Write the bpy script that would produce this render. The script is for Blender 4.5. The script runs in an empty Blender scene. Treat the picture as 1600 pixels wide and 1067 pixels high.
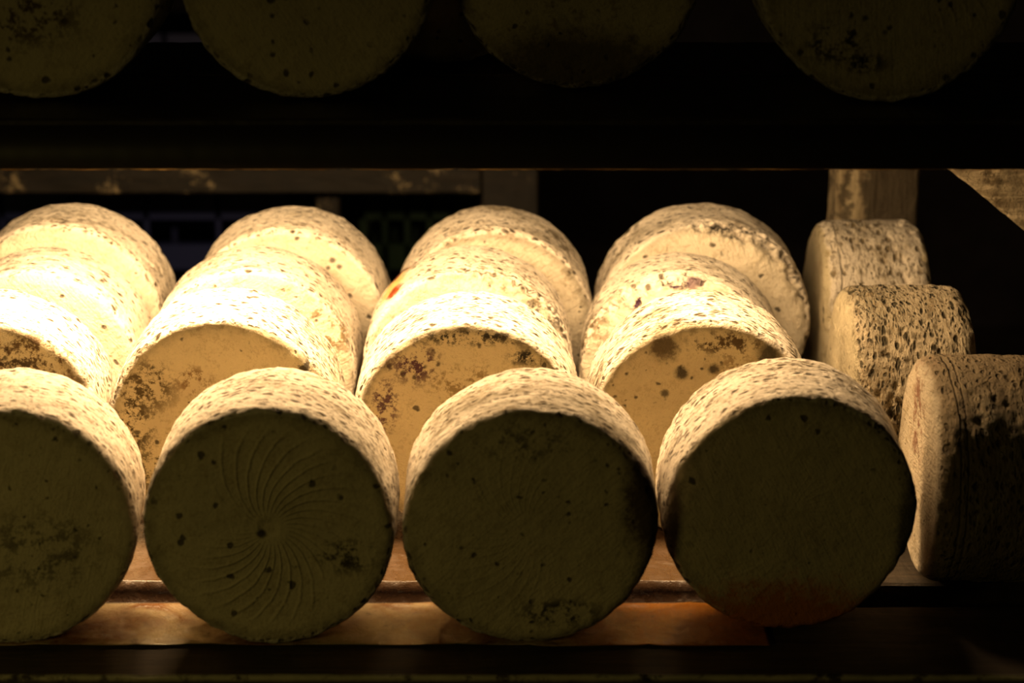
import bpy, math, random
import numpy as np
from mathutils import Vector, noise, Matrix

C = bpy.context.scene.collection
sc = bpy.context.scene
S = 0.28            # one cheese diameter in metres; every length below is in diameters
PI = math.pi

# ---------------------------------------------------------------- camera
F_PX, PITCH, CAM_H, CAM_Z = 3270.0, 0.321, 3.787, 7.529
cam_d = bpy.data.cameras.new('camera'); cam = bpy.data.objects.new('camera', cam_d); C.objects.link(cam)
cam_d.sensor_width = 36; cam_d.lens = F_PX / 1600 * 36
cam.location = (0, -CAM_Z * S, CAM_H * S)
cam.rotation_euler = (PI / 2 - PITCH, 0, 0)
cam_d.clip_start = 0.01; cam_d.clip_end = 60
cam_d.dof.use_dof = True
cam_d.dof.focus_distance = ((1.15 + CAM_Z) * math.cos(PITCH) + (CAM_H - 0.9) * math.sin(PITCH)) * S
cam_d.dof.aperture_fstop = 3.2
sc.camera = cam

# ---------------------------------------------------------------- world, lamps, exposure
w = bpy.data.worlds.new('world'); sc.world = w; w.use_nodes = True
w.node_tree.nodes['Background'].inputs[0].default_value = (1.0, 0.85, 0.4, 1)
w.node_tree.nodes['Background'].inputs[1].default_value = 0.002
sc.view_settings.view_transform = 'Standard'; sc.view_settings.look = 'None'
sc.view_settings.gamma = 1; sc.view_settings.use_curve_mapping = False
sc.view_settings.exposure = 0.0

def area(name, loc, target, size, power, col, size_y=None, spread=PI):
    d = bpy.data.lights.new(name, 'AREA'); d.energy = power; d.color = col
    d.shape = 'RECTANGLE'; d.size = size * S; d.size_y = (size_y or size) * S; d.spread = spread
    o = bpy.data.objects.new(name, d); C.objects.link(o)
    o.location = Vector(loc) * S
    o.rotation_euler = (Vector(target) - Vector(loc)).to_track_quat('-Z', 'Y').to_euler()
    return o
WARM = (1.0, 0.665, 0.335)
# warm tube lamp under the upper shelf, over the gap behind the second row's faces, and a stronger bulb at its left end
area('shelf_lamp', (-0.65, 1.17, 1.84), (-0.65, 1.38, 0.0), 3.8, 14.6, WARM, 0.14)
area('shelf_lamp', (-1.85, 1.30, 1.83), (-1.85, 1.75, 0.0), 0.7, 5.0, WARM, 0.2)
# weak unseen fill light added in front of the rack, left of the camera
area('room_lamp', (-4.5, -5.2, 2.4), (-3.7, -4.2, -3.0), 1.2, 3.5, (1.0, 0.77, 0.20))

# ---------------------------------------------------------------- projection helper
cp, sp = math.cos(PITCH), math.sin(PITCH)
def x_at(px, y, z):
    return (px - 800) * ((y + CAM_Z) * cp + (CAM_H - z) * sp) / F_PX

# ---------------------------------------------------------------- node helper
class N:
    def __init__(s, name):
        s.m = bpy.data.materials.new(name); s.m.use_nodes = True
        s.t = s.m.node_tree; s.b = s.t.nodes['Principled BSDF']
    def new(s, t, **k):
        n = s.t.nodes.new(t)
        for a, v in k.items(): setattr(n, a, v)
        return n
    def put(s, sock, v):
        if isinstance(v, bpy.types.NodeSocket): s.t.links.new(v, sock)
        elif isinstance(v, (tuple, list)) and len(v) == 3 and sock.type == 'RGBA': sock.default_value = (*v, 1)
        else: sock.default_value = v
    def math(s, op, a, b=None, c=None, clamp=False):
        n = s.new('ShaderNodeMath', operation=op, use_clamp=clamp)
        for i, v in enumerate((a, b, c)):
            if v is not None: s.put(n.inputs[i], v)
        return n.outputs[0]
    def vmath(s, op, a, b):
        n = s.new('ShaderNodeVectorMath', operation=op); s.put(n.inputs[0], a); s.put(n.inputs[1], b)
        return n.outputs[0]
    def ramp(s, v, a, b, lo=0.0, hi=1.0):
        n = s.new('ShaderNodeMapRange', interpolation_type='SMOOTHSTEP')
        for i, q in enumerate((v, a, b, lo, hi)): s.put(n.inputs[i], q)
        return n.outputs[0]
    def noise(s, vec, scale, detail=4, rough=0.55, dist=0.0):
        n = s.new('ShaderNodeTexNoise'); s.put(n.inputs['Vector'], vec)
        n.inputs['Scale'].default_value = scale; n.inputs['Detail'].default_value = detail
        n.inputs['Roughness'].default_value = rough; n.inputs['Distortion'].default_value = dist
        return n.outputs[0]
    def voro(s, vec, scale, feature='F1', rnd=1.0):
        n = s.new('ShaderNodeTexVoronoi', feature=feature); s.put(n.inputs['Vector'], vec)
        n.inputs['Scale'].default_value = scale; n.inputs['Randomness'].default_value = rnd
        return n.outputs['Distance'], n.outputs.get('Color')
    def mix(s, f, a, b):
        n = s.new('ShaderNodeMix', data_type='RGBA'); s.put(n.inputs[0], f); s.put(n.inputs[6], a); s.put(n.inputs[7], b)
        return n.outputs[2]
    def fmix(s, f, a, b):
        n = s.new('ShaderNodeMix', data_type='FLOAT'); s.put(n.inputs[0], f); s.put(n.inputs[2], a); s.put(n.inputs[3], b)
        return n.outputs[0]
    def obj(s, seed=(0, 0, 0)):
        tc = s.new('ShaderNodeTexCoord')
        v = s.vmath('SCALE', tc.outputs['Object'], (0, 0, 0)); v.node.inputs['Scale'].default_value = 1 / S
        return v, s.vmath('ADD', v, seed)
    def bump(s, h, dist, strength=1.0, normal=None):
        n = s.new('ShaderNodeBump'); s.put(n.inputs['Height'], h)
        n.inputs['Distance'].default_value = dist * S; n.inputs['Strength'].default_value = strength
        if normal is not None: s.put(n.inputs['Normal'], normal)
        return n.outputs[0]

CREAM = (0.84, 0.745, 0.62)
MOULD = (0.060, 0.047, 0.030)

def rind(name, seed, T, R, rim_pit=0.5, rim_grey=0.4, pit_scale=29, pit_depth=0.017, face_spots=0.35, face_mould=0.25,
         blobs=(), groove=0, edge_dark=0.4, base=CREAM, face_col=(0.74, 0.63, 0.42), stain=None, pit_col=(0.12, 0.085, 0.045), lines=(), face_rough=1.0):
    """procedural rind: pitted mouldy rim, smooth spotted faces. blobs = (x, z, rx, rz, colour, strength, where)"""
    n = N(name)
    sd = (seed * 7.31, seed * 3.17, seed * 5.71)
    v, vs = n.obj(sd)
    sep = n.new('ShaderNodeSeparateXYZ'); n.put(sep.inputs[0], v)
    x, y, z = sep.outputs
    r = n.math('SQRT', n.math('ADD', n.math('MULTIPLY', x, x), n.math('MULTIPLY', z, z)))
    ang = n.math('ARCTAN2', x, z)
    facem = n.ramp(r, R - 0.030, R - 0.012, 1.0, 0.0)
    ay = n.math('ABSOLUTE', y)
    facem = n.math('MULTIPLY', facem, n.ramp(ay, T / 2 - 0.06, T / 2 - 0.03))
    cb = n.new('ShaderNodeCombineXYZ')
    n.put(cb.inputs[0], n.math('MULTIPLY', ang, R * 0.60)); n.put(cb.inputs[1], n.math('MULTIPLY', y, 1.15)); cb.inputs[2].default_value = seed * 1.7
    rv = n.vmath('ADD', cb.outputs[0], sd)
    warp = n.new('ShaderNodeTexNoise'); n.put(warp.inputs['Vector'], rv); warp.inputs['Scale'].default_value = 14
    wv = n.vmath('SCALE', n.vmath('SUBTRACT', warp.outputs['Color'], (0.5, 0.5, 0.5)), (0, 0, 0)); wv.node.inputs['Scale'].default_value = 0.05
    rvw = n.vmath('ADD', rv, wv)
    rim_pit += 0.18
    # --- rim
    big = n.noise(rv, 2.6, 3)
    med = n.noise(rv, 9, 5, 0.6)
    fine = n.noise(rv, 60, 6, 0.65)
    d1, c1 = n.voro(rvw, pit_scale)
    d2, c2 = n.voro(rvw, pit_scale * 2.1)
    s1 = n.new('ShaderNodeSeparateColor'); n.put(s1.inputs[0], c1)
    gate = n.ramp(n.math('ADD', n.math('MULTIPLY', s1.outputs[0], 0.6), n.math('MULTIPLY', med, 0.8)), 1.05 - 0.62 * rim_pit, 1.12 - 0.45 * rim_pit)
    pit1 = n.math('MULTIPLY', n.ramp(d1, 0.16, 0.40, 1, 0), gate)
    s2 = n.new('ShaderNodeSeparateColor'); n.put(s2.inputs[0], c2)
    gate2 = n.ramp(n.math('ADD', n.math('MULTIPLY', s2.outputs[1], 0.6), n.math('MULTIPLY', big, 0.8)), 1.02 - 0.4 * rim_pit, 1.10 - 0.3 * rim_pit)
    pit2 = n.math('MULTIPLY', n.ramp(d2, 0.2, 0.42, 1, 0), gate2)
    greym = n.math('MULTIPLY', n.ramp(n.math('ADD', n.math('MULTIPLY', big, 0.6), n.math('MULTIPLY', med, 0.4)), 0.46, 0.66), rim_grey)
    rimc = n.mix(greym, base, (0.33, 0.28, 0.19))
    rimc = n.mix(n.math('MULTIPLY', n.ramp(n.math('ADD', n.math('MULTIPLY', fine, 0.6), n.math('MULTIPLY', med, 0.4)), 0.50, 0.62), min(0.85, 0.45 + 0.4 * rim_grey)), rimc, (0.30, 0.22, 0.12))
    gr = n.noise(n.vmath('MULTIPLY', rv, (1.0, 1.9, 1.0)), 34, 5, 0.6)
    grm = n.ramp(n.math('ADD', n.math('MULTIPLY', gr, 0.75), n.math('MULTIPLY', big, 0.25)), 0.56, 0.62)
    rimc = n.mix(n.math('MULTIPLY', grm, 0.7), rimc, (0.20, 0.145, 0.08))
    rimc = n.mix(n.math('MULTIPLY', pit1, 0.95), rimc, pit_col)
    rimc = n.mix(n.math('MULTIPLY', pit2, 0.85), rimc, pit_col)
    lm = None
    for yo in lines:
        q = n.math('ABSOLUTE', n.math('ADD', n.math('SUBTRACT', y, -T / 2 + yo), n.math('MULTIPLY', n.math('SUBTRACT', big, 0.5), 0.05)))
        q = n.math('MULTIPLY', n.ramp(q, 0.001, 0.008, 1, 0), n.ramp(med, 0.3, 0.5))
        lm = q if lm is None else n.math('MAXIMUM', lm, q)
    if lm is not None: rimc = n.mix(n.math('MULTIPLY', lm, 0.45), rimc, pit_col)
    # --- face
    fb = n.noise(vs, 3.2, 4, 0.6)
    fm = n.noise(vs, 16, 6, 0.7)
    ff = n.noise(vs, 70, 5, 0.7)
    fw = n.new('ShaderNodeTexNoise'); n.put(fw.inputs['Vector'], vs); fw.inputs['Scale'].default_value = 24
    fwv = n.vmath('SCALE', n.vmath('SUBTRACT', fw.outputs['Color'], (0.5, 0.5, 0.5)), (0, 0, 0)); fwv.node.inputs['Scale'].default_value = 0.035
    fd, fc = n.voro(n.vmath('ADD', vs, fwv), 21)
    s3 = n.new('ShaderNodeSeparateColor'); n.put(s3.inputs[0], fc)
    dot = n.math('MULTIPLY', n.ramp(n.math('SUBTRACT', fd, n.math('MULTIPLY', s3.outputs[1], 0.26)), -0.04, 0.14, 1, 0),
                 n.ramp(n.math('ADD', s3.outputs[0], n.math('MULTIPLY', fb, 0.9)), 1.36 - 0.4 * face_spots, 1.46 - 0.4 * face_spots))
    facec = n.mix(n.ramp(fb, 0.35, 0.7), face_col, tuple(q * 0.86 for q in face_col))
    speck = n.math('MULTIPLY', n.ramp(fm, 0.52, 0.66), n.ramp(fb, 0.62 - 0.3 * face_mould, 0.78 - 0.3 * face_mould))
    facec = n.mix(n.math('MULTIPLY', speck, 0.75 * min(1, face_mould * 2)), facec, (0.17, 0.12, 0.05))
    rot = n.new('ShaderNodeVectorRotate', rotation_type='Y_AXIS'); n.put(rot.inputs['Vector'], vs); rot.inputs['Angle'].default_value = seed * 1.3
    mpn = n.new('ShaderNodeMapping'); n.put(mpn.inputs[0], rot.outputs[0]); mpn.inputs['Scale'].default_value = (3, 3, 26)
    scr = n.noise(mpn.outputs[0], 1.5, 4, 0.6, 1.5)
    facec = n.mix(n.math('MULTIPLY', n.ramp(n.math('ADD', n.math('MULTIPLY', ff, 0.5), n.math('MULTIPLY', fm, 0.5)), 0.50, 0.60), 0.22 + 0.35 * face_mould), facec, (0.36, 0.26, 0.12))
    edge = n.math('MULTIPLY', n.ramp(n.math('ADD', r, n.math('MULTIPLY', fm, 0.10)), R - 0.03, R + 0.035), edge_dark)
    facec = n.mix(edge, facec, MOULD)
    facec = n.mix(n.math('MULTIPLY', dot, 0.85), facec, MOULD)
    col = n.mix(facem, rimc, facec)
    # --- single stains and mould patches
    for (bx, bz, rx, rz, bc, st, where) in blobs:
        if where == 'face':
            a = n.math('DIVIDE', n.math('SUBTRACT', x, bx), rx); b = n.math('DIVIDE', n.math('SUBTRACT', z, bz), rz)
            m = n.math('MULTIPLY', n.ramp(y, -T / 2 + 0.07, -T / 2 + 0.04), 1.0)
            nz, nzf = fm, ff
        else:   # rim: bx = angle from the top (radians, + to the right), bz = y
            a = n.math('DIVIDE', n.math('SUBTRACT', ang, bx), rx); b = n.math('DIVIDE', n.math('SUBTRACT', y, bz), rz)
            m = 1.0; nz, nzf = n.noise(vs, 14, 6, 0.7), fine
        dd = n.math('SQRT', n.math('ADD', n.math('MULTIPLY', a, a), n.math('MULTIPLY', b, b)))
        if st >= 0:    # solid stain with a ragged edge
            k = n.ramp(n.math('ADD', dd, n.math('MULTIPLY', n.math('SUBTRACT', n.math('ADD', n.math('MULTIPLY', nz, 0.65), n.math('MULTIPLY', nzf, 0.35)), 0.5), 2.4)), 0.40, 1.25, 1, 0)
            k = n.math('MULTIPLY', k, st)
        else:          # speckled mould
            k = n.math('MULTIPLY', n.ramp(dd, 0.35, 1.15, 1, 0), n.ramp(n.math('ADD', n.math('MULTIPLY', nz, 0.7), n.math('MULTIPLY', nzf, 0.3)), 0.47, 0.56))
            k = n.math('MULTIPLY', k, -st)
        k = n.math('MULTIPLY', k, m)
        col = n.mix(k, col, bc)
    n.put(n.b.inputs['Base Color'], col)
    n.b.inputs['Roughness'].default_value = 0.82
    n.b.inputs['Specular IOR Level'].default_value = 0.25
    # --- relief
    hr = n.math('ADD', n.math('MULTIPLY', pit1, -1.0), n.math('MULTIPLY', grm, -0.5))
    hr = n.math('ADD', hr, n.math('MULTIPLY', pit2, -0.45))
    hr = n.math('ADD', hr, n.math('MULTIPLY', n.math('SUBTRACT', med, 0.5), 1.2))
    hr = n.math('ADD', hr, n.math('MULTIPLY', n.math('SUBTRACT', fine, 0.5), 1.1))
    if lm is not None: hr = n.math('SUBTRACT', hr, n.math('MULTIPLY', lm, 0.5))
    hf = n.math('MULTIPLY', n.math('SUBTRACT', fm, 0.5), 0.75)
    hf = n.math('ADD', hf, n.math('MULTIPLY', n.math('SUBTRACT', scr, 0.5), 0.3))
    hf = n.math('ADD', hf, n.math('MULTIPLY', n.math('SUBTRACT', ff, 0.5), 0.28))
    hf = n.math('MULTIPLY', n.math('ADD', hf, n.math('MULTIPLY', dot, -0.3)), face_rough)
    if groove:
        ph = n.math('ADD', n.math('MULTIPLY', n.math('ARCTAN2', x, z), 32.0), n.math('MULTIPLY', r, -62.0))
        ph = n.math('ADD', ph, n.math('MULTIPLY', fb, 6.0))
        g = n.math('POWER', n.math('ABSOLUTE', n.math('SINE', n.math('MULTIPLY', ph, 0.5))), 14.0)
        g = n.math('MULTIPLY', g, n.math('MULTIPLY', n.ramp(r, 0.05, 0.10), n.ramp(r, 0.36, 0.44, 1, 0)))
        g = n.math('MULTIPLY', g, n.ramp(n.noise(vs, 2.4, 2), 0.45, 0.60))
        hf = n.math('ADD', hf, n.math('MULTIPLY', g, 0.4 * groove))
        hf = n.math('ADD', hf, n.ramp(r, 0.02, 0.05, -0.7 * groove, 0.0))
    hgt = n.fmix(facem, hr, hf)
    n.put(n.b.inputs['Normal'], n.bump(hgt, pit_depth))
    return n.m

# ---------------------------------------------------------------- cheese wheel mesh (axis = local Y, front face at -Y, local origin at the bottom of the wheel)
def wheel_mesh(name, seed, R=0.5, T=0.5, corner=0.035, rough=1.0, lump=0.014, lf=26.0, nth=272, chips=()):
    prof = []
    for k in range(1, 23): prof.append(((R - corner) * (k / 22) ** 0.8, -T / 2, 0))
    for k in range(1, 9):
        a = k / 9 * PI / 2; prof.append((R - corner + corner * math.sin(a), -T / 2 + corner - corner * math.cos(a), 1))
    m = 46
    for k in range(m + 1): prof.append((R, -T / 2 + corner + (T - 2 * corner) * k / m, 2))
    for k in range(8, 0, -1):
        a = k / 9 * PI / 2; prof.append((R - corner + corner * math.sin(a), T / 2 - corner + corner * math.cos(a), 3))
    for k in range(22, 0, -1): prof.append(((R - corner) * (k / 22) ** 0.8, T / 2, 4))
    so = Vector((seed * 11.3, seed * 4.7, seed * 2.9))
    rnd = random.Random(seed)
    egg = rnd.uniform(0, PI)
    vs = []
    def disp(x, y, z, rho, zone):
        p = Vector((x, y, z)) + so
        ring = Vector((x, 0, z)).normalized() if rho > 1e-4 else Vector((0, 0, 0))
        a = math.atan2(x, z)
        k_edge = max(0.0, 1 - abs(rho - R) / 0.05) * max(0.0, 1 - abs(abs(y) - T / 2) / 0.07)
        rr = 0.006 * math.cos(2 * (a - egg)) * (rho / R)
        rr += 0.010 * rough * noise.noise(p * 3.0) * (rho / R)
        if rho > R - 0.1:
            n1 = noise.noise(p * 14.0); n2 = noise.noise(p * 34.0)
            rr += (0.0042 * n1 + 0.0024 * n2) * rough
            rr += k_edge * rough * (0.008 * noise.noise(p * 22.0 + Vector((5, 5, 5))) - 0.004)
            if lump:
                q = noise.voronoi(Vector((p.x, p.y * 1.2, p.z)) * lf)[0][0]
                rr -= lump * max(0.0, 0.42 - q) * (0.5 + noise.noise(p * 6.0) + 0.4)
        yy = 0.008 * rough * noise.noise(p * 2.4 + Vector((9, 0, 0))) + 0.0022 * rough * noise.noise(p * 13.0)
        yy += k_edge * 0.006 * rough * noise.noise(p * 26.0)
        for (ca, cw, cd) in chips:     # a broken, flaky stretch of the front edge
            dlt = (a - ca + PI) % (2 * PI) - PI
            e = max(0.0, 1 - (dlt / cw) ** 2) * max(0.0, 1 - abs(rho - R) / 0.10) * max(0.0, 1 - (y + T / 2) / 0.14)
            e *= cd * (0.65 + 1.0 * abs(noise.noise(p * 13.0)) + 0.6 * noise.noise(p * 31.0) + 0.3 * noise.noise(p * 60.0))
            rr -= e * 0.55; yy += e * 0.8
        # bottom is pressed flat against the shelf
        return Vector((x, y + yy, z)) + ring * rr
    idx0 = 0
    vs.append(disp(0, -T / 2, 0, 0, 0))
    for (rho, y, zone) in prof:
        for j in range(nth):
            t = 2 * PI * j / nth
            vs.append(disp(rho * math.sin(t), y, rho * math.cos(t), rho, zone))
    vs.append(disp(0, T / 2, 0, 0, 4))
    fs = []
    n = len(prof)
    for j in range(nth): fs.append((0, 1 + (j + 1) % nth, 1 + j))
    for i in range(n - 1):
        a0 = 1 + i * nth; b0 = a0 + nth
        for j in range(nth):
            k = (j + 1) % nth
            fs.append((a0 + j, a0 + k, b0 + k, b0 + j))
    L = len(vs) - 1; a0 = 1 + (n - 1) * nth
    for j in range(nth): fs.append((a0 + j, a0 + (j + 1) % nth, L))
    me = bpy.data.meshes.new(name)
    me.from_pydata([tuple(q * S) for q in vs], [], fs)
    me.polygons.foreach_set('use_smooth', [True] * len(fs)); me.update()
    return me

def set_down(o, floor_z):
    """drop the object until its lowest vertex touches floor_z (in diameters)"""
    bpy.context.view_layer.update()
    nv = len(o.data.vertices); co = np.empty(nv * 3); o.data.vertices.foreach_get('co', co); co = co.reshape(-1, 3)
    M = np.array(o.matrix_basis); zmin = (co @ M[2, :3]).min() + M[2, 3]
    o.location.z += floor_z * S - zmin

def wheel(seed, x, y, label, group, z=0.004, R=0.5, T=0.5, yaw=0.0, tilt=0.0, roll=0.0, mesh_kw={}, **mat_kw):
    """x, y = where the centre of the front face stands"""
    me = wheel_mesh('cheese_wheel', seed, R, T, **mesh_kw)
    o = bpy.data.objects.new('cheese_wheel', me); C.objects.link(o)
    o.data.materials.append(rind('rind', seed, T, R, **mat_kw))
    o.rotation_euler = (math.radians(tilt), 0, math.radians(yaw))
    a = math.radians(yaw)
    o.location = ((x - math.sin(a) * T / 2) * S, (y + math.cos(a) * T / 2) * S, (z + R) * S)
    set_down(o, z)
    o['label'] = label; o['category'] = 'cheese'; o['group'] = group
    return o

# ---------------------------------------------------------------- box / board builder
def board_mesh(name, x0, x1, y0, y1, z0, z1, bevel=0.008, nx=60, amp=0.004, seed=1):
    """a rough-sawn board running along x: rounded section swept along x and disturbed with noise"""
    sec = []
    def seg(a, b, n):
        for k in range(n): sec.append((a[0] + (b[0] - a[0]) * k / n, a[1] + (b[1] - a[1]) * k / n))
    b = bevel
    pts = [(y0 + b, z0), (y1 - b, z0), (y1, z0 + b), (y1, z1 - b), (y1 - b, z1), (y0 + b, z1), (y0, z1 - b), (y0, z0 + b)]
    for i in range(8): seg(pts[i], pts[(i + 1) % 8], 6 if i % 2 == 0 else 2)
    m = len(sec); vs = []; fs = []
    for i in range(nx + 1):
        x = x0 + (x1 - x0) * i / nx
        for (yy, zz) in sec:
            p = Vector((x * 1.0 + seed * 13, yy, zz))
            vs.append((x * S, (yy + amp * noise.noise(p * 9) + amp * .5 * noise.noise(p * 31)) * S,
                       (zz + amp * 0.7 * noise.noise(p * 11 + Vector((3, 3, 3))) + amp * .3 * noise.noise(p * 37)) * S))
    for i in range(nx):
        for j in range(m):
            k = (j + 1) % m
            fs.append((i * m + j, i * m + k, (i + 1) * m + k, (i + 1) * m + j))
    fs.append(tuple(range(m))[::-1]); fs.append(tuple(nx * m + j for j in range(m)))
    me = bpy.data.meshes.new(name); me.from_pydata(vs, [], fs); me.update()
    import bmesh
    bm = bmesh.new(); bm.from_mesh(me); bmesh.ops.recalc_face_normals(bm, faces=bm.faces); bm.to_mesh(me); bm.free()
    return me

def wood(name, dark=(0.05, 0.032, 0.018), light=(0.16, 0.11, 0.06), axis='X', scale=1.0, rough=0.7, mould=None, mould_amt=0.0, bump=0.006, wet=0.0):
    n = N(name); v, vs = n.obj((3.1, 1.7, 0.4))
    mp = n.new('ShaderNodeMapping'); n.put(mp.inputs[0], vs)
    mp.inputs['Scale'].default_value = {'X': (0.8, 8, 8), 'Z': (8, 8, 0.8)}[axis]
    g = n.noise(mp.outputs[0], 3 * scale, 6, 0.6, 1.2)
    b = n.noise(vs, 4, 5, 0.65); f = n.noise(vs, 40, 6, 0.7)
    col = n.mix(n.ramp(g, 0.3, 0.7), dark, light)
    col = n.mix(n.math('MULTIPLY', n.ramp(b, 0.45, 0.7), 0.6), col, tuple(q * 0.5 for q in dark))
    if mould:
        b2 = n.noise(vs, 2.3, 6, 0.7)
        k = n.math('MULTIPLY', n.ramp(n.math('ADD', n.math('MULTIPLY', b2, 0.75), n.math('MULTIPLY', f, 0.25)), 0.62 - 0.25 * mould_amt, 0.68 - 0.15 * mould_amt), min(1, 0.5 + mould_amt))
        col = n.mix(k, col, mould)
    n.put(n.b.inputs['Base Color'], col)
    n.b.inputs['Roughness'].default_value = rough
    n.b.inputs['Coat Weight'].default_value = wet; n.b.inputs['Coat Roughness'].default_value = 0.15
    h = n.math('ADD', n.math('MULTIPLY', g, 0.6), n.math('ADD', n.math('MULTIPLY', f, 0.5), n.math('MULTIPLY', b, 0.5)))
    n.put(n.b.inputs['Normal'], n.bump(h, bump))
    return n.m

def link(name, me, mat, parent=None):
    o = bpy.data.objects.new(name, me); C.objects.link(o); o.data.materials.append(mat)
    if parent: o.parent = parent
    return o
def tag(o, label, cat, group=None):
    o['label'] = label; o['category'] = cat
    if group: o['group'] = group
    return o
def beam(name, a, b, wdt, dep, mat, parent=None, up=(0, 1, 0), seed=1, amp=0.006, nx=40, bevel=0.012):
    """board from point a to b (diameters); dep along `up`, wdt across"""
    a = Vector(a); b = Vector(b); L = (b - a).length
    me = board_mesh(name, 0, L, -dep / 2, dep / 2, -wdt / 2, wdt / 2, bevel, nx, amp, seed)
    X = (b - a).normalized(); Y = Vector(up); Y = (Y - X * Y.dot(X)).normalized(); Z = X.cross(Y)
    M = Matrix((X, Y, Z)).transposed().to_4x4(); M.translation = a * S
    me.transform(M)
    return link(name, me, mat, parent)

# ================================================================ setting: dark cellar
def plane_box(name, lo, hi, mat):
    x0, y0, z0 = lo; x1, y1, z1 = hi
    v = [(x * S, y * S, z * S) for x in (x0, x1) for y in (y0, y1) for z in (z0, z1)]
    f = [(0, 1, 3, 2), (4, 6, 7, 5), (0, 4, 5, 1), (2, 3, 7, 6), (0, 2, 6, 4), (1, 5, 7, 3)]
    me = bpy.data.meshes.new(name); me.from_pydata(v, [], f); me.update()
    o = link(name, me, mat); return o
def stone(name, c):
    n = N(name); v, vs = n.obj()
    a = n.noise(vs, 1.3, 6, 0.7); n.put(n.b.inputs['Base Color'], n.mix(n.ramp(a, 0.3, 0.7), c, tuple(q * 0.5 for q in c)))
    n.b.inputs['Roughness'].default_value = 0.9; n.put(n.b.inputs['Normal'], n.bump(a, 0.15)); return n.m
o = plane_box('wall_back', (-16, 14, -3.2), (16, 14.6, 7), stone('cellar_plaster', (0.05, 0.04, 0.045))); o['kind'] = 'structure'
o = plane_box('floor', (-16, -9, -3.4), (16, 14.6, -3.2), stone('cellar_floor', (0.05, 0.04, 0.03))); o['kind'] = 'structure'

# ================================================================ the rack
UY = 0.5                      # the upper shelf sits this much further back
SH = 2.2 - UY * 0.235         # top of the upper shelf board
m_board = wood('dark_board', (0.022, 0.015, 0.009), (0.05, 0.034, 0.018), 'X', rough=0.6, wet=0.12)
m_edge = wood('worn_board', (0.03, 0.02, 0.011), (0.07, 0.048, 0.026), 'X', rough=0.8)
m_post = wood('weathered_post', (0.22, 0.16, 0.09), (0.60, 0.48, 0.30), 'Z', mould=(0.07, 0.055, 0.03), mould_amt=0.5, rough=0.85, bump=0.03)
m_brace = wood('mouldy_brace', (0.34, 0.26, 0.15), (0.78, 0.64, 0.42), 'X', mould=(0.14, 0.095, 0.045), mould_amt=0.4, rough=0.85, bump=0.045)

# the post behind the sideways wheels is coloured near-black on all but its left edge
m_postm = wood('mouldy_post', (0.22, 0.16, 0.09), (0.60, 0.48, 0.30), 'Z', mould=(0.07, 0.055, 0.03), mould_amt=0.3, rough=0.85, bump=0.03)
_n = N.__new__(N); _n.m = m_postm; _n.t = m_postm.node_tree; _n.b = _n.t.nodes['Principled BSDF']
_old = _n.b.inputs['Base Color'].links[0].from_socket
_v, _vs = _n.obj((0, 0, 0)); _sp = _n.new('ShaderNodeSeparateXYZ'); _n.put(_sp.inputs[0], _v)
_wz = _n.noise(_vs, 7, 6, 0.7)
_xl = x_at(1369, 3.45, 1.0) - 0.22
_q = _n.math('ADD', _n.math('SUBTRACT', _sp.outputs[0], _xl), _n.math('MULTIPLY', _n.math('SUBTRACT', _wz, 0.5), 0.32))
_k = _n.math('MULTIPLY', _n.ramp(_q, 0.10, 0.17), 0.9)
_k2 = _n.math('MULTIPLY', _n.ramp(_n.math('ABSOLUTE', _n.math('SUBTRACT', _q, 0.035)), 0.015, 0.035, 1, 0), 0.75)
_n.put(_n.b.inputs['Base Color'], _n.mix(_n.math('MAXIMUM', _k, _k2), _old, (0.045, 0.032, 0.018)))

rack = bpy.data.objects.new('shelving_rack', None); C.objects.link(rack)
rack.location = (0, 0, -3.2 * S)
tag(rack, 'dark timber cheese rack with weathered post, slanted brace and two shelf levels', 'rack')
def rack_part(o):
    o.parent = rack; o.matrix_parent_inverse = Matrix.Translation(Vector((0, 0, 3.2 * S))); return o

# weathered upright behind the sideways wheels at the right
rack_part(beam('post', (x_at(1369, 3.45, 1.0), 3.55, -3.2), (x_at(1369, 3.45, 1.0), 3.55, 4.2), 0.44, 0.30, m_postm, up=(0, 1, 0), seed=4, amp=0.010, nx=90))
rack_part(beam('post', (-3.6, 3.55, -3.2), (-3.6, 3.55, 4.2), 0.44, 0.30, m_post, seed=14, amp=0.010, nx=60))
rack_part(beam('post', (3.35, 2.15, -3.2), (3.35, 2.15, 4.2), 0.44, 0.30, m_post, seed=24, amp=0.010, nx=60))
rack_part(beam('post', (-3.6, 0.3, -3.2), (-3.6, 0.3, 4.2), 0.44, 0.30, m_post, seed=34, amp=0.010, nx=60))
# diagonal brace, top right: lower edge runs through pixels (1480,262) and (1600,360)
def z_at(py, y):
    t = math.tan(math.atan((py - 533.5) / F_PX) + PITCH)      # angle below the horizon
    return CAM_H - t * (y + CAM_Z)
yb = 1.95
p1 = Vector((x_at(1480, yb, z_at(262, yb)), yb, z_at(262, yb))); p2 = Vector((x_at(1600, yb, z_at(360, yb)), yb, z_at(360, yb)))
dr = (p2 - p1).normalized(); nr = Vector((-dr.z, 0, dr.x)); nr = nr if nr.z > 0 else -nr
wb = 0.42
a = p1 - dr * 0.50 + nr * wb / 2; b = p2 + dr * 1.2 + nr * wb / 2
rack_part(beam('diagonal_brace', a + Vector((0, 0.06, 0)), b + Vector((0, 0.06, 0)), wb, 0.12, m_brace, seed=6, amp=0.010, nx=60))
# bearers that carry the boards
for zz in (-0.215, SH - 0.215):
    for xx in (-3.6, 3.35):
        rack_part(beam('bearer', (xx + (0.30 if xx < 0 else -0.30), -0.2, zz - 0.1), (xx + (0.30 if xx < 0 else -0.30), 3.75, zz - 0.1), 0.16, 0.2, m_post, up=(0, 0, 1), seed=44, nx=30))

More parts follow.
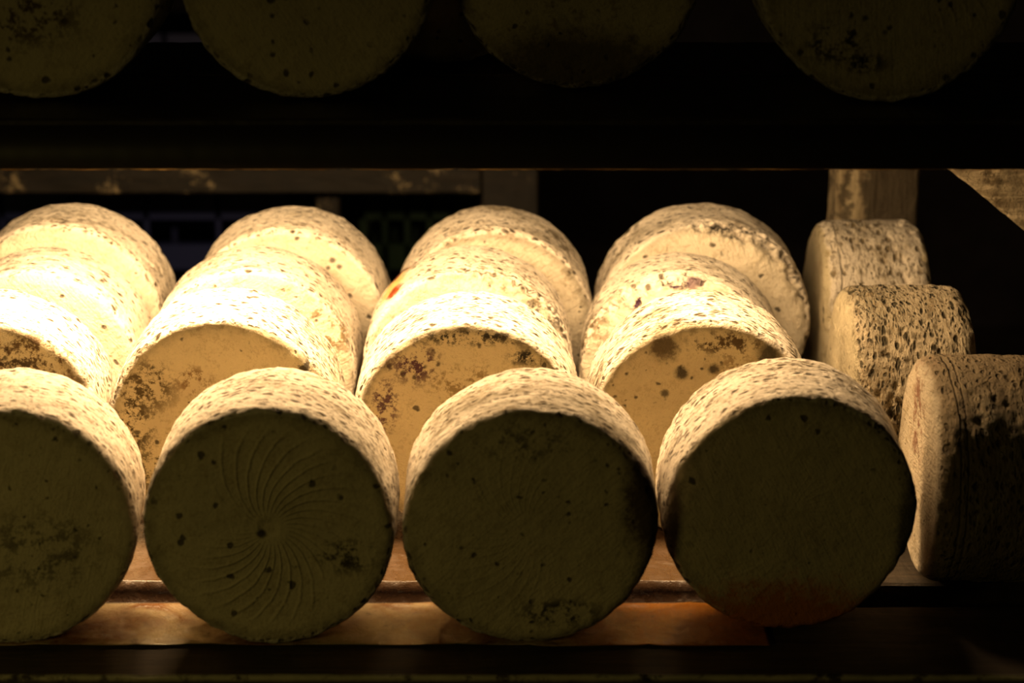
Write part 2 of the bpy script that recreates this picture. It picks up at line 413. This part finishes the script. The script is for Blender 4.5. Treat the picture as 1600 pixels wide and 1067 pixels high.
_t = m_edge.node_tree; _n = N.__new__(N); _n.m = m_edge; _n.t = _t; _n.b = _t.nodes['Principled BSDF']
_old = _n.b.inputs['Base Color'].links[0].from_socket
_v, _vs = _n.obj((0, 0, 0)); _sp = _n.new('ShaderNodeSeparateXYZ'); _n.put(_sp.inputs[0], _v)
_wz = _n.noise(_vs, 6, 5, 0.7)
_k = _n.math('MULTIPLY', _n.ramp(_n.math('ADD', _sp.outputs[1], _n.math('MULTIPLY', _wz, 0.02)), -0.215, -0.190, 1, 0), _n.ramp(_sp.outputs[2], -0.045, -0.022))
_k = _n.math('MULTIPLY', _k, _n.ramp(_wz, 0.35, 0.5))
_n.put(_n.b.inputs['Base Color'], _n.mix(_k, _old, (0.55, 0.50, 0.33)))  # light catching the front plank's top edge, painted in as a pale line
# boards: lower level
boards = [(-0.22, 0.40), (0.62, 1.30), (1.33, 2.02), (2.05, 2.70), (2.73, 3.38)]
texts = ['dark front plank of the lower shelf with a pale worn edge, nearest the camera',
         'wet plank of the lower shelf under the back of the front row of cheeses',
         'lower shelf plank beneath the second row of cheeses',
         'lower shelf plank beneath the third row of cheeses',
         'lower shelf plank beneath the rearmost cheeses']
for k, (y0, y1) in enumerate(boards):
    o = link('shelf_board', board_mesh('shelf_board', -3.36, 3.10, y0, y1, -0.20, -0.012, 0.010, 240, 0.004, 3 + k), m_edge if k == 0 else m_board)
    tag(o, texts[k], 'shelf board', 'planks of the lower shelf')
# boards: upper level
uboards = [(-0.20 + UY, 0.62 + UY), (0.65 + UY, 1.42 + UY)]
utexts = ['thick black front plank of the upper shelf with a thin lit lower edge', 'upper shelf plank behind the black front plank, in the dark']
for k, (y0, y1) in enumerate(uboards):
    o = link('shelf_board', board_mesh('shelf_board', -3.36, 3.10, y0, y1, SH - 0.20 + .005, SH - 0.004, 0.010, 300, 0.005, 23 + k), m_board)
    tag(o, utexts[k], 'shelf board', 'planks of the upper shelf')

# glossy stained sheet covering the lower boards
def sheet():
    nx, ny = 420, 260
    X0, X1, Y0, Y1 = -3.3, 1.03, 0.02, 3.35
    vs = []; fs = []
    for j in range(ny + 1):
        y = Y0 + (Y1 - Y0) * (j / ny) ** 1.3
        for i in range(nx + 1):
            x = X0 + (X1 - X0) * i / nx
            p = Vector((x, y, 0))
            ridge = 1 - abs(noise.noise(Vector((x * 1.6 + y * 1.4, y * 2.6 - x * 0.5, 4.0))) * 2)
            z = 0.0008 + 0.006 * max(0, ridge) ** 8 + 0.0012 * noise.noise(p * 9)
            if 0.412 < y < 0.608:
                s = math.sin((y - 0.412) / 0.196 * PI); z -= 0.11 * s ** 0.4
            z += 0.014 * math.exp(-((y - 0.385) / 0.014) ** 2) * max(0.0, noise.noise(Vector((x * 3.1, 2, 2))) + 0.1) + 0.010 * math.exp(-((y - 0.63) / 0.012) ** 2) * max(0.0, noise.noise(Vector((x * 2.3, 7, 2))))
            yy = y + (0.03 * noise.noise(Vector((x * 2.2, 0, 1))) if j == 0 else 0)
            xx = x + (0.03 * noise.noise(Vector((0, y * 4, 1))) if i == nx else 0)
            vs.append((xx * S, yy * S, z * S))
    for j in range(ny):
        for i in range(nx):
            a = j * (nx + 1) + i; fs.append((a, a + 1, a + nx + 2, a + nx + 1))
    me = bpy.data.meshes.new('plastic_sheet'); me.from_pydata(vs, [], fs); me.polygons.foreach_set('use_smooth', [True] * len(fs)); me.update()
    n = N('stained_sheet'); v, vv = n.obj((1.3, 2.2, 0))
    a = n.noise(vv, 2.6, 5, 0.6, 0.6); b = n.noise(vv, 11, 5, 0.7); f = n.noise(vv, 30, 5, 0.6)
    sp_ = n.new('ShaderNodeSeparateXYZ'); n.put(sp_.inputs[0], v)
    col = n.mix(n.ramp(a, 0.40, 0.62), (0.55, 0.42, 0.24), (0.22, 0.095, 0.03))
    col = n.mix(n.ramp(sp_.outputs[0], 0.1, 0.5), col, (0.42, 0.15, 0.015))
    col = n.mix(n.ramp(sp_.outputs[1], 0.39, 0.41), col, (0.03, 0.015, 0.008))  # shade of the dip between planks, painted as a near-black band
    col = n.mix(n.ramp(sp_.outputs[1], 0.60, 0.625), col, (0.08, 0.045, 0.022))
    col = n.mix(n.math('MULTIPLY', n.ramp(b, 0.58, 0.70), 0.7), col, (0.10, 0.05, 0.02))
    n.put(n.b.inputs['Base Color'], col)
    n.put(n.b.inputs['Roughness'], n.ramp(b, 0.4, 0.7, 0.22, 0.55))
    n.b.inputs['Coat Weight'].default_value = 0.45; n.b.inputs['Coat Roughness'].default_value = 0.08
    n.put(n.b.inputs['Normal'], n.bump(n.math('ADD', n.math('MULTIPLY', a, 1.0), n.math('MULTIPLY', b, 0.4)), 0.02))
    o = link('plastic_sheet', me, n.m); so = o.modifiers.new('thick', 'SOLIDIFY'); so.thickness = 0.002 * S; so.offset = -1
    tag(o, 'glossy amber-stained plastic sheet spread over the lower shelf under the cheeses', 'plastic sheet')
sheet()

def film_lip():
    nx = 500; vs = []; fs = []
    for i in range(nx + 1):
        x = -3.35 + 6.44 * i / nx
        h = 0.0025 + 0.003 * noise.noise(Vector((x * 7, 0, 8))) + 0.003 * noise.noise(Vector((x * 31, 3, 8)))
        for (yy, zz) in ((-0.212, SH - 0.03), (-0.213, SH - 0.196), (-0.212, SH - 0.1985), (-0.210, SH - 0.199 - h)):
            vs.append((x * S, (yy + UY + 0.002 * noise.noise(Vector((x * 12, zz * 9, 1)))) * S, zz * S))
    for i in range(nx):
        for j in range(3):
            a = i * 4 + j; fs.append((a, a + 1, a + 5, a + 4))
    me = bpy.data.meshes.new('plastic_sheet'); me.from_pydata(vs, [], fs); me.polygons.foreach_set('use_smooth', [True] * len(fs)); me.update()
    n = N('cloudy_film'); out = n.t.nodes['Material Output']
    v, vv = n.obj(); a = n.noise(vv, 5, 4)
    tr = n.new('ShaderNodeBsdfTranslucent'); n.put(tr.inputs[0], n.mix(n.ramp(a, 0.4, 0.7), (0.4, 0.3, 0.15), (0.95, 0.8, 0.5)))
    n.b.inputs['Base Color'].default_value = (0.02, 0.014, 0.008, 1); n.b.inputs['Roughness'].default_value = 0.5
    spz = n.new('ShaderNodeSeparateXYZ'); n.put(spz.inputs[0], v)
    mx = n.new('ShaderNodeMixShader'); n.put(mx.inputs[0], n.ramp(spz.outputs[2], SH - 0.1995, SH - 0.1975, 0.85, 0.0))
    n.t.links.new(n.b.outputs[0], mx.inputs[1]); n.t.links.new(tr.outputs[0], mx.inputs[2]); n.t.links.new(mx.outputs[0], out.inputs[0])
    o = link('plastic_sheet', me, n.m); so = o.modifiers.new('thick', 'SOLIDIFY'); so.thickness = 0.0015 * S
    tag(o, "thin plastic film over the upper shelf's front edge, its lower lip glowing as a line", 'plastic sheet')
film_lip()

# ================================================================ cheeses, front row (faces in shadow)
G1 = 'cheese wheels in the front row'; G2 = 'cheese wheels in the second row'; G3 = 'cheese wheels in the third row'
G4 = 'cheese wheels in the rearmost row'; G5 = 'cheese wheels turned sideways at the right end'; G6 = 'cheese wheels on the dark upper shelf'
DK = (0.035, 0.028, 0.02); OR = (0.40, 0.13, 0.02); PU = (0.09, 0.03, 0.06); BR = (0.22, 0.12, 0.045)
wheel(1, x_at(13, 0, .5), 0, 'shadowed front-row cheese wheel cut off by the left frame edge, dotted face', G1, yaw=5, z=0.003,
      rim_pit=0.62, rim_grey=0.45, face_spots=0.8, blobs=[(0.1, -0.1, 0.3, 0.2, DK, -0.6, 'face')])
wheel(2, x_at(420, 0, .5), 0, 'shadowed front-row cheese wheel with curved grooves fanning out across its face', G1, z=0.003, yaw=0.5,
      rim_pit=0.68, rim_grey=0.5, groove=0.7, face_spots=0.55, blobs=[(0.30, -0.12, 0.14, 0.09, DK, -0.9, 'face'), (-0.03, -0.02, 0.02, 0.02, DK, 0.9, 'face')])
wheel(3, x_at(828, 0, .5), 0, 'shadowed front-row cheese wheel with a dark brown smear down its right face edge', G1, z=0.003, R=0.505,
      lines=(0.05, 0.062), rim_pit=0.55, rim_grey=0.75, groove=0.25, face_spots=0.6, mesh_kw=dict(corner=0.045),
      blobs=[(0.46, 0.14, 0.11, 0.34, (0.05, 0.02, 0.008), 0.9, 'face'), (-0.02, 0.36, 0.22, 0.10, DK, -0.6, 'face'), (0.12, -0.36, 0.2, 0.07, DK, -0.9, 'face')])
wheel(4, x_at(1235, .13, .5), 0.13, 'shadowed cheese wheel with orange-stained bottom of its face, right end of front row', G1, z=0.003, R=0.505,
      rim_pit=0.75, rim_grey=0.55, groove=0.22, face_spots=0.5,
      blobs=[(0.0, -0.46, 0.46, 0.19, (0.50, 0.15, 0.015), 0.95, 'face'), (0.47, -0.08, 0.05, 0.25, DK, 0.8, 'face')])
# ---- second row (faces lit amber)
y2 = 1.079
wheel(5, x_at(-19, y2, .5), y2, 'brightly lit second-row wheel at the left frame edge, face heavily speckled with brown mould', G2, yaw=3, R=0.51,
      pit_col=(0.06, 0.04, 0.018), rim_pit=0.63, rim_grey=0.3, face_mould=0.6, face_spots=0.8, edge_dark=0.6, blobs=[(0.1, 0.33, 0.5, 0.2, (0.12, 0.07, 0.03), -0.95, 'face'), (0.0, 0.28, 0.36, 0.1, DK, -0.7, 'face')])
wheel(6, x_at(350, y2, .5), y2, 'lit second-row wheel with black-brown mould patches along the left of its face', G2, R=0.508, mesh_kw=dict(rough=1.2),
      pit_col=(0.06, 0.04, 0.018), rim_pit=0.87, rim_grey=0.3, face_mould=0.3, face_spots=0.8, edge_dark=0.45,
      blobs=[(-0.33, 0.20, 0.16, 0.14, (0.10, 0.07, 0.03), -0.95, 'face'), (-0.41, 0.02, 0.13, 0.20, (0.07, 0.05, 0.02), -1, 'face'), (-0.30, -0.2, 0.2, 0.14, (0.10, 0.08, 0.03), -0.9, 'face'), (0.38, 0.28, 0.07, 0.05, DK, -0.9, 'face'), (-0.12, 0.22, 0.1, 0.08, BR, -0.9, 'face')])
wheel(7, x_at(729, y2, .5), y2, 'lit second-row wheel with fine purple specks and a dark ragged upper face edge', G2, R=0.505,
      pit_col=(0.06, 0.04, 0.018), rim_pit=0.87, rim_grey=0.25, face_mould=0.3, face_spots=0.8, edge_dark=0.7,
      blobs=[(-0.22, 0.31, 0.14, 0.12, PU, -0.95, 'face'), (0.02, 0.43, 0.30, 0.045, DK, -1, 'face'), (0.28, 0.34, 0.12, 0.05, DK, -1, 'face'), (-0.36, 0.12, 0.08, 0.16, PU, -0.9, 'face'), (0.0, 0.22, 0.2, 0.1, (0.28, 0.19, 0.08), -0.8, 'face')])
wheel(8, x_at(1098, y2, .5), y2, 'lit wheel with soft black mould spots under its top edge, right end of second row', G2, R=0.505, mesh_kw=dict(rough=1.25),
      pit_col=(0.06, 0.04, 0.018), rim_pit=0.77, rim_grey=0.8, face_mould=0.2, face_spots=0.8, edge_dark=0.5,
      blobs=[(0.28, 0.34, 0.06, 0.07, DK, 0.9, 'face'), (-0.18, 0.38, 0.07, 0.07, (0.09, 0.06, 0.03), 0.9, 'face'), (-0.1, 0.26, 0.035, 0.035, DK, 0.9, 'face'), (0.04, 0.28, 0.03, 0.03, DK, 0.9, 'face'), (0.1, 0.40, 0.22, 0.07, (0.12, 0.08, 0.04), -1, 'face'),
             (0.35, 0.26, 0.12, 0.06, (0.2, 0.14, 0.06), -0.9, 'face'), (0.03, 0.07, 0.025, 0.03, (0.12, 0.08, 0.04), 0.85, 'face'), (0.14, 0.28, 0.10, 0.10, (0.3, 0.2, 0.1), -0.8, 'face'), (-0.17, 0.17, 0.02, 0.02, DK, 0.8, 'face')])
# ---- third row
y3 = 1.891
wheel(9, x_at(54, y3, .5), y3, 'overexposed pale wheel at the far left of the third row, under the brightest light', G3, R=0.5, mesh_kw=dict(corner=0.06),
      pit_col=(0.06, 0.04, 0.018), face_col=(0.78, 0.68, 0.52), rim_pit=0.55, rim_grey=0.2, face_spots=0.9, face_mould=0.4, face_rough=1.9, edge_dark=0.15)
wheel(10, x_at(392, y3, .5), y3, 'pale lit third-row wheel with round dots and mould at its lower right face', G3, R=0.5, mesh_kw=dict(corner=0.055),
      pit_col=(0.06, 0.04, 0.018), face_col=(0.78, 0.68, 0.52), rim_pit=0.65, rim_grey=0.25, face_spots=0.9, face_mould=0.5, face_rough=1.9, edge_dark=0.2, blobs=[(0.38, 0.22, 0.14, 0.2, (0.2, 0.13, 0.05), -0.95, 'face')])
wheel(11, x_at(731, y3, .5), y3, 'lit wheel with a rust-orange and red stain on the left of its rim, third row', G3, R=0.5, mesh_kw=dict(corner=0.06, chips=[(0.35, 0.7, 0.05)]),
      pit_col=(0.06, 0.04, 0.018), face_col=(0.78, 0.68, 0.52), rim_pit=0.65, rim_grey=0.3, face_spots=0.8, face_mould=0.5, face_rough=1.9, edge_dark=0.3,
      blobs=[(-0.84, 0.06, 0.22, 0.18, (0.70, 0.42, 0.08), 0.8, 'rim'), (-0.80, 0.21, 0.34, 0.06, (0.10, 0.02, 0.008), 1.0, 'rim'), (-0.78, -0.12, 0.12, 0.08, (0.30, 0.05, 0.005), 1.0, 'rim'), (0.9, -0.22, 0.4, 0.06, DK, -0.9, 'rim')])
wheel(12, x_at(1063, y3, .5), y3, 'lit wheel with a broken upper edge of purple-black mould, right end of third row', G3, R=0.485, yaw=-4, mesh_kw=dict(corner=0.05, chips=[(-0.35, 0.9, 0.085)]),
      pit_col=(0.06, 0.04, 0.018), face_col=(0.78, 0.68, 0.52), rim_pit=0.60, rim_grey=0.6, face_spots=0.6, face_mould=0.5, face_rough=1.9, edge_dark=0.25,
      blobs=[(-0.02, -0.20, 0.20, 0.035, (0.05, 0.015, 0.045), -1, 'rim'), (0.12, -0.19, 0.10, 0.05, PU, 0.8, 'rim'), (-0.55, -0.22, 0.16, 0.035, (0.05, 0.015, 0.045), -1, 'rim'), (-1.15, -0.16, 0.35, 0.12, (0.16, 0.11, 0.05), -0.95, 'rim')])
# ---- rearmost row
y4 = 2.468
wheel(13, x_at(92, y4, .52), y4, 'pale blurred wheel at the far left of the rearmost row, its face glaring white', G4, R=0.53,
      pit_col=(0.06, 0.04, 0.018), face_col=(0.78, 0.68, 0.52), rim_pit=0.45, rim_grey=0.25, face_spots=0.5, face_mould=0.3, face_rough=1.9, edge_dark=0.1, mesh_kw=dict(corner=0.06))
wheel(14, x_at(446, y4, .52), y4, 'wheel with four small dark dots near the top right of its face, rearmost row', G4, R=0.515,
      pit_col=(0.06, 0.04, 0.018), face_col=(0.78, 0.68, 0.52), rim_pit=0.55, rim_grey=0.35, face_spots=0.7, face_mould=0.35, face_rough=1.9, edge_dark=0.15,
      blobs=[(0.245, 0.36, 0.018, 0.018, DK, 0.8, 'face'), (0.28, 0.325, 0.016, 0.016, DK, 0.8, 'face'), (0.225, 0.32, 0.014, 0.014, DK, 0.8, 'face')])
wheel(15, x_at(770, y4, .52), y4, 'wheel with grey-brown mould thick on the right side of its rim, rearmost row', G4, R=0.515,
      pit_col=(0.06, 0.04, 0.018), face_col=(0.78, 0.68, 0.52), rim_pit=0.65, rim_grey=0.8, face_spots=0.6, face_mould=0.35, face_rough=1.9, edge_dark=0.5, blobs=[(0.75, 0.0, 0.35, 0.18, (0.12, 0.09, 0.05), -0.9, 'rim')])
wheel(16, x_at(1100, y4, .52), y4, 'wheel with a crumbling mouldy face edge, right end of the rearmost row', G4, R=0.535, mesh_kw=dict(corner=0.06, rough=1.5, chips=[(0.55, 1.0, 0.07)]),
      pit_col=(0.06, 0.04, 0.018), face_col=(0.78, 0.68, 0.52), rim_pit=0.60, rim_grey=0.6, face_spots=0.6, face_mould=0.35, face_rough=1.9, edge_dark=0.3, blobs=[(0.25, -0.20, 0.6, 0.04, DK, -1, 'rim'), (1.1, -0.18, 0.35, 0.04, DK, -0.9, 'rim')])
# ---- sideways wheels at the right
def side(seed, X, y0, label, R=0.48, T=0.54, yaw=0, **k):
    # front face looks towards -X: rotate by -90 degrees about Z
    return wheel(seed, X, y0, label, G5, R=R, T=T, yaw=-90 + yaw, **k)
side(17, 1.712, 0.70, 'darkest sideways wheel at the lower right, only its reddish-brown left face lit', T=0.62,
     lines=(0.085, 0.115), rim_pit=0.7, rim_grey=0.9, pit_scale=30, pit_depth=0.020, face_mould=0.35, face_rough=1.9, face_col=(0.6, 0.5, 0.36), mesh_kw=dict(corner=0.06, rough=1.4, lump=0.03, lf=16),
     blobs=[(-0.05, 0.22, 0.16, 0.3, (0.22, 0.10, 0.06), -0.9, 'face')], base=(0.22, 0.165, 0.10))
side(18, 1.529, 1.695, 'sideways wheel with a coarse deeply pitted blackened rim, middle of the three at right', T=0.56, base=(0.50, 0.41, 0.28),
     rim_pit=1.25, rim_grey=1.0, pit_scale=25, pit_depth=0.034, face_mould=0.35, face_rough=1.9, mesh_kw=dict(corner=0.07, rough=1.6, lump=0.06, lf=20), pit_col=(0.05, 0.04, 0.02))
side(19, 1.567, 2.87, 'sideways wheel with a clean pale face and lumpy rim, rear of the three at right', T=0.54,
     lines=(0.08,), rim_pit=0.45, rim_grey=0.45, pit_scale=22, pit_depth=0.026, face_mould=0.35, face_rough=1.9, edge_dark=0.1, mesh_kw=dict(corner=0.07, rough=1.3, lump=0.07, lf=14), pit_col=(0.24, 0.18, 0.10))
# ---- upper shelf
yu = 0.09 + UY
up = dict(z=SH)
wheel(20, x_at(48, yu, SH + .5), yu, 'dark brown-blotched wheel on the upper shelf, at the top left corner of the photo', G6, R=0.514, rim_pit=0.6, rim_grey=0.6, face_spots=0.5,
      blobs=[(-0.05, -0.18, 0.28, 0.16, (0.10, 0.06, 0.03), -0.9, 'face')], **up)
wheel(21, x_at(477, yu, SH + .5), yu, 'dark wheel with an even olive face, upper shelf, second from the left', G6, R=0.503, rim_pit=0.6, rim_grey=0.6, face_spots=0.4, **up)
wheel(22, x_at(905, yu, SH + .5), yu + 0.22, 'dark wheel with brownish lower face, upper shelf, third from the left', G6, R=0.509, rim_pit=0.6, rim_grey=0.6, face_mould=0.5,
      blobs=[(0.0, -0.40, 0.4, 0.15, (0.06, 0.035, 0.02), 0.8, 'face')], **up)
wheel(23, x_at(1388, yu, SH + .5), yu - 0.05, 'dark wheel with faint radial grooves and black spots, rightmost on the upper shelf', G6, R=0.514, rim_pit=0.6, rim_grey=0.6, groove=0.6, face_spots=0.9,
      blobs=[(-0.2, -0.28, 0.14, 0.1, DK, -1, 'face'), (-0.08, -0.36, 0.1, 0.05, DK, -1, 'face')], **up)
wheel(24, x_at(690, 1.3, SH + .5), 1.32, 'brown wheel glimpsed in the gap between two dark wheels on the upper shelf', G6, R=0.509, rim_pit=0.6, rim_grey=0.6, **up)

# ================================================================ things in the dark behind
rack2 = bpy.data.objects.new('shelving_rack', None); C.objects.link(rack2); rack2.location = (0, 0, -3.2 * S)
tag(rack2, 'blurred second timber rack far behind the cheeses with a pale-patched crossbar', 'rack')
def rp2(o): o.parent = rack2; o.matrix_parent_inverse = Matrix.Translation(Vector((0, 0, 3.2 * S))); return o
m_far = wood('far_timber', (0.008, 0.006, 0.004), (0.02, 0.014, 0.008), 'X', mould=(0.62, 0.48, 0.26), mould_amt=0.42)
yr = 5.6
zb = z_at(298, yr)
rp2(beam('crossbar', (-5.0, yr, zb + 0.16), (x_at(750, yr, zb), yr, zb + 0.16), 0.32, 0.16, m_far, seed=51))
xx = x_at(797, yr, zb)
rp2(beam('post', (xx, yr, -3.2), (xx, yr, 4), 0.36, 0.24, m_far, seed=52))
xx = x_at(510, yr + .4, zb)
rp2(beam('post', (xx, yr + 0.5, -3.2), (xx, yr + 0.5, 4), 0.16, 0.16, m_far, seed=53))
rp2(beam('post', (-5.0, yr + .22, -3.2), (-5.0, yr + .22, 4), 0.30, 0.24, m_far, seed=54))

def crate(x0, x1, y0, z0, h, d, col, label, n_slots=5):
    root = bpy.data.objects.new('plastic_crate', None); C.objects.link(root); root.location = ((x0 + x1) / 2 * S, (y0 + d / 2) * S, z0 * S)
    tag(root, label, 'crate')
    n = N('crate_plastic'); n.b.inputs['Base Color'].default_value = (*col, 1); n.b.inputs['Roughness'].default_value = 0.4
    import bmesh
    bm = bmesh.new(); W = (x1 - x0); t = 0.04
    def bx(cx, cy, cz, sx, sy, sz):
        r = bmesh.ops.create_cube(bm, size=1)
        bmesh.ops.scale(bm, vec=(sx * S, sy * S, sz * S), verts=r['verts']); bmesh.ops.translate(bm, vec=(cx * S, cy * S, cz * S), verts=r['verts'])
    bx(0, 0, t / 2, W, d, t)
    for s in (-1, 1):
        for (zz, hh) in ((h * .15, h * .22), (h * .5, h * .2), (h * .9, h * .2)):
            bx(0, s * (d / 2 - t / 2), zz, W, t, hh); bx(s * (W / 2 - t / 2), 0, zz, t, d, hh)
        for k in range(n_slots + 1):
            bx(-W / 2 + t / 2 + (W - t) * k / n_slots, s * (d / 2 - t / 2), h / 2, t, t, h)
        for k in range(1, 4): bx(s * (W / 2 - t / 2), -d / 2 + d * k / 4, h / 2, t, t, h)
    me = bpy.data.meshes.new('crate_body'); bm.to_mesh(me); bm.free()
    o = link('crate_body', me, n.m); o.parent = root
# stacks of crates on the floor, far back
def stack(x0, x1, y0, col, labels, h=1.0, d=1.3):
    for k, l in enumerate(labels): crate(x0, x1, y0, -3.2 + k * (h + 0.005), h, d, col, l)
stack(x_at(-120, 8, 0), x_at(455, 8, 0), 8, (0.025, 0.035, 0.14), ['blurred blue crate in the dark at the back left, bottom of its stack', 'blurred blue crate in the dark at the back left, second from the floor', 'blurred blue crate in the dark at the back left, third from the floor', 'blurred blue crate in the dark at the back left, topmost of its stack'])
stack(x_at(560, 8, 0), x_at(745, 8, 0), 8, (0.012, 0.035, 0.014), ['blurred dark green crate behind the second rack, bottom of its stack', 'blurred dark green crate behind the second rack, second from the floor', 'blurred dark green crate behind the second rack, third from the floor', 'blurred dark green crate behind the second rack, topmost of its stack'])
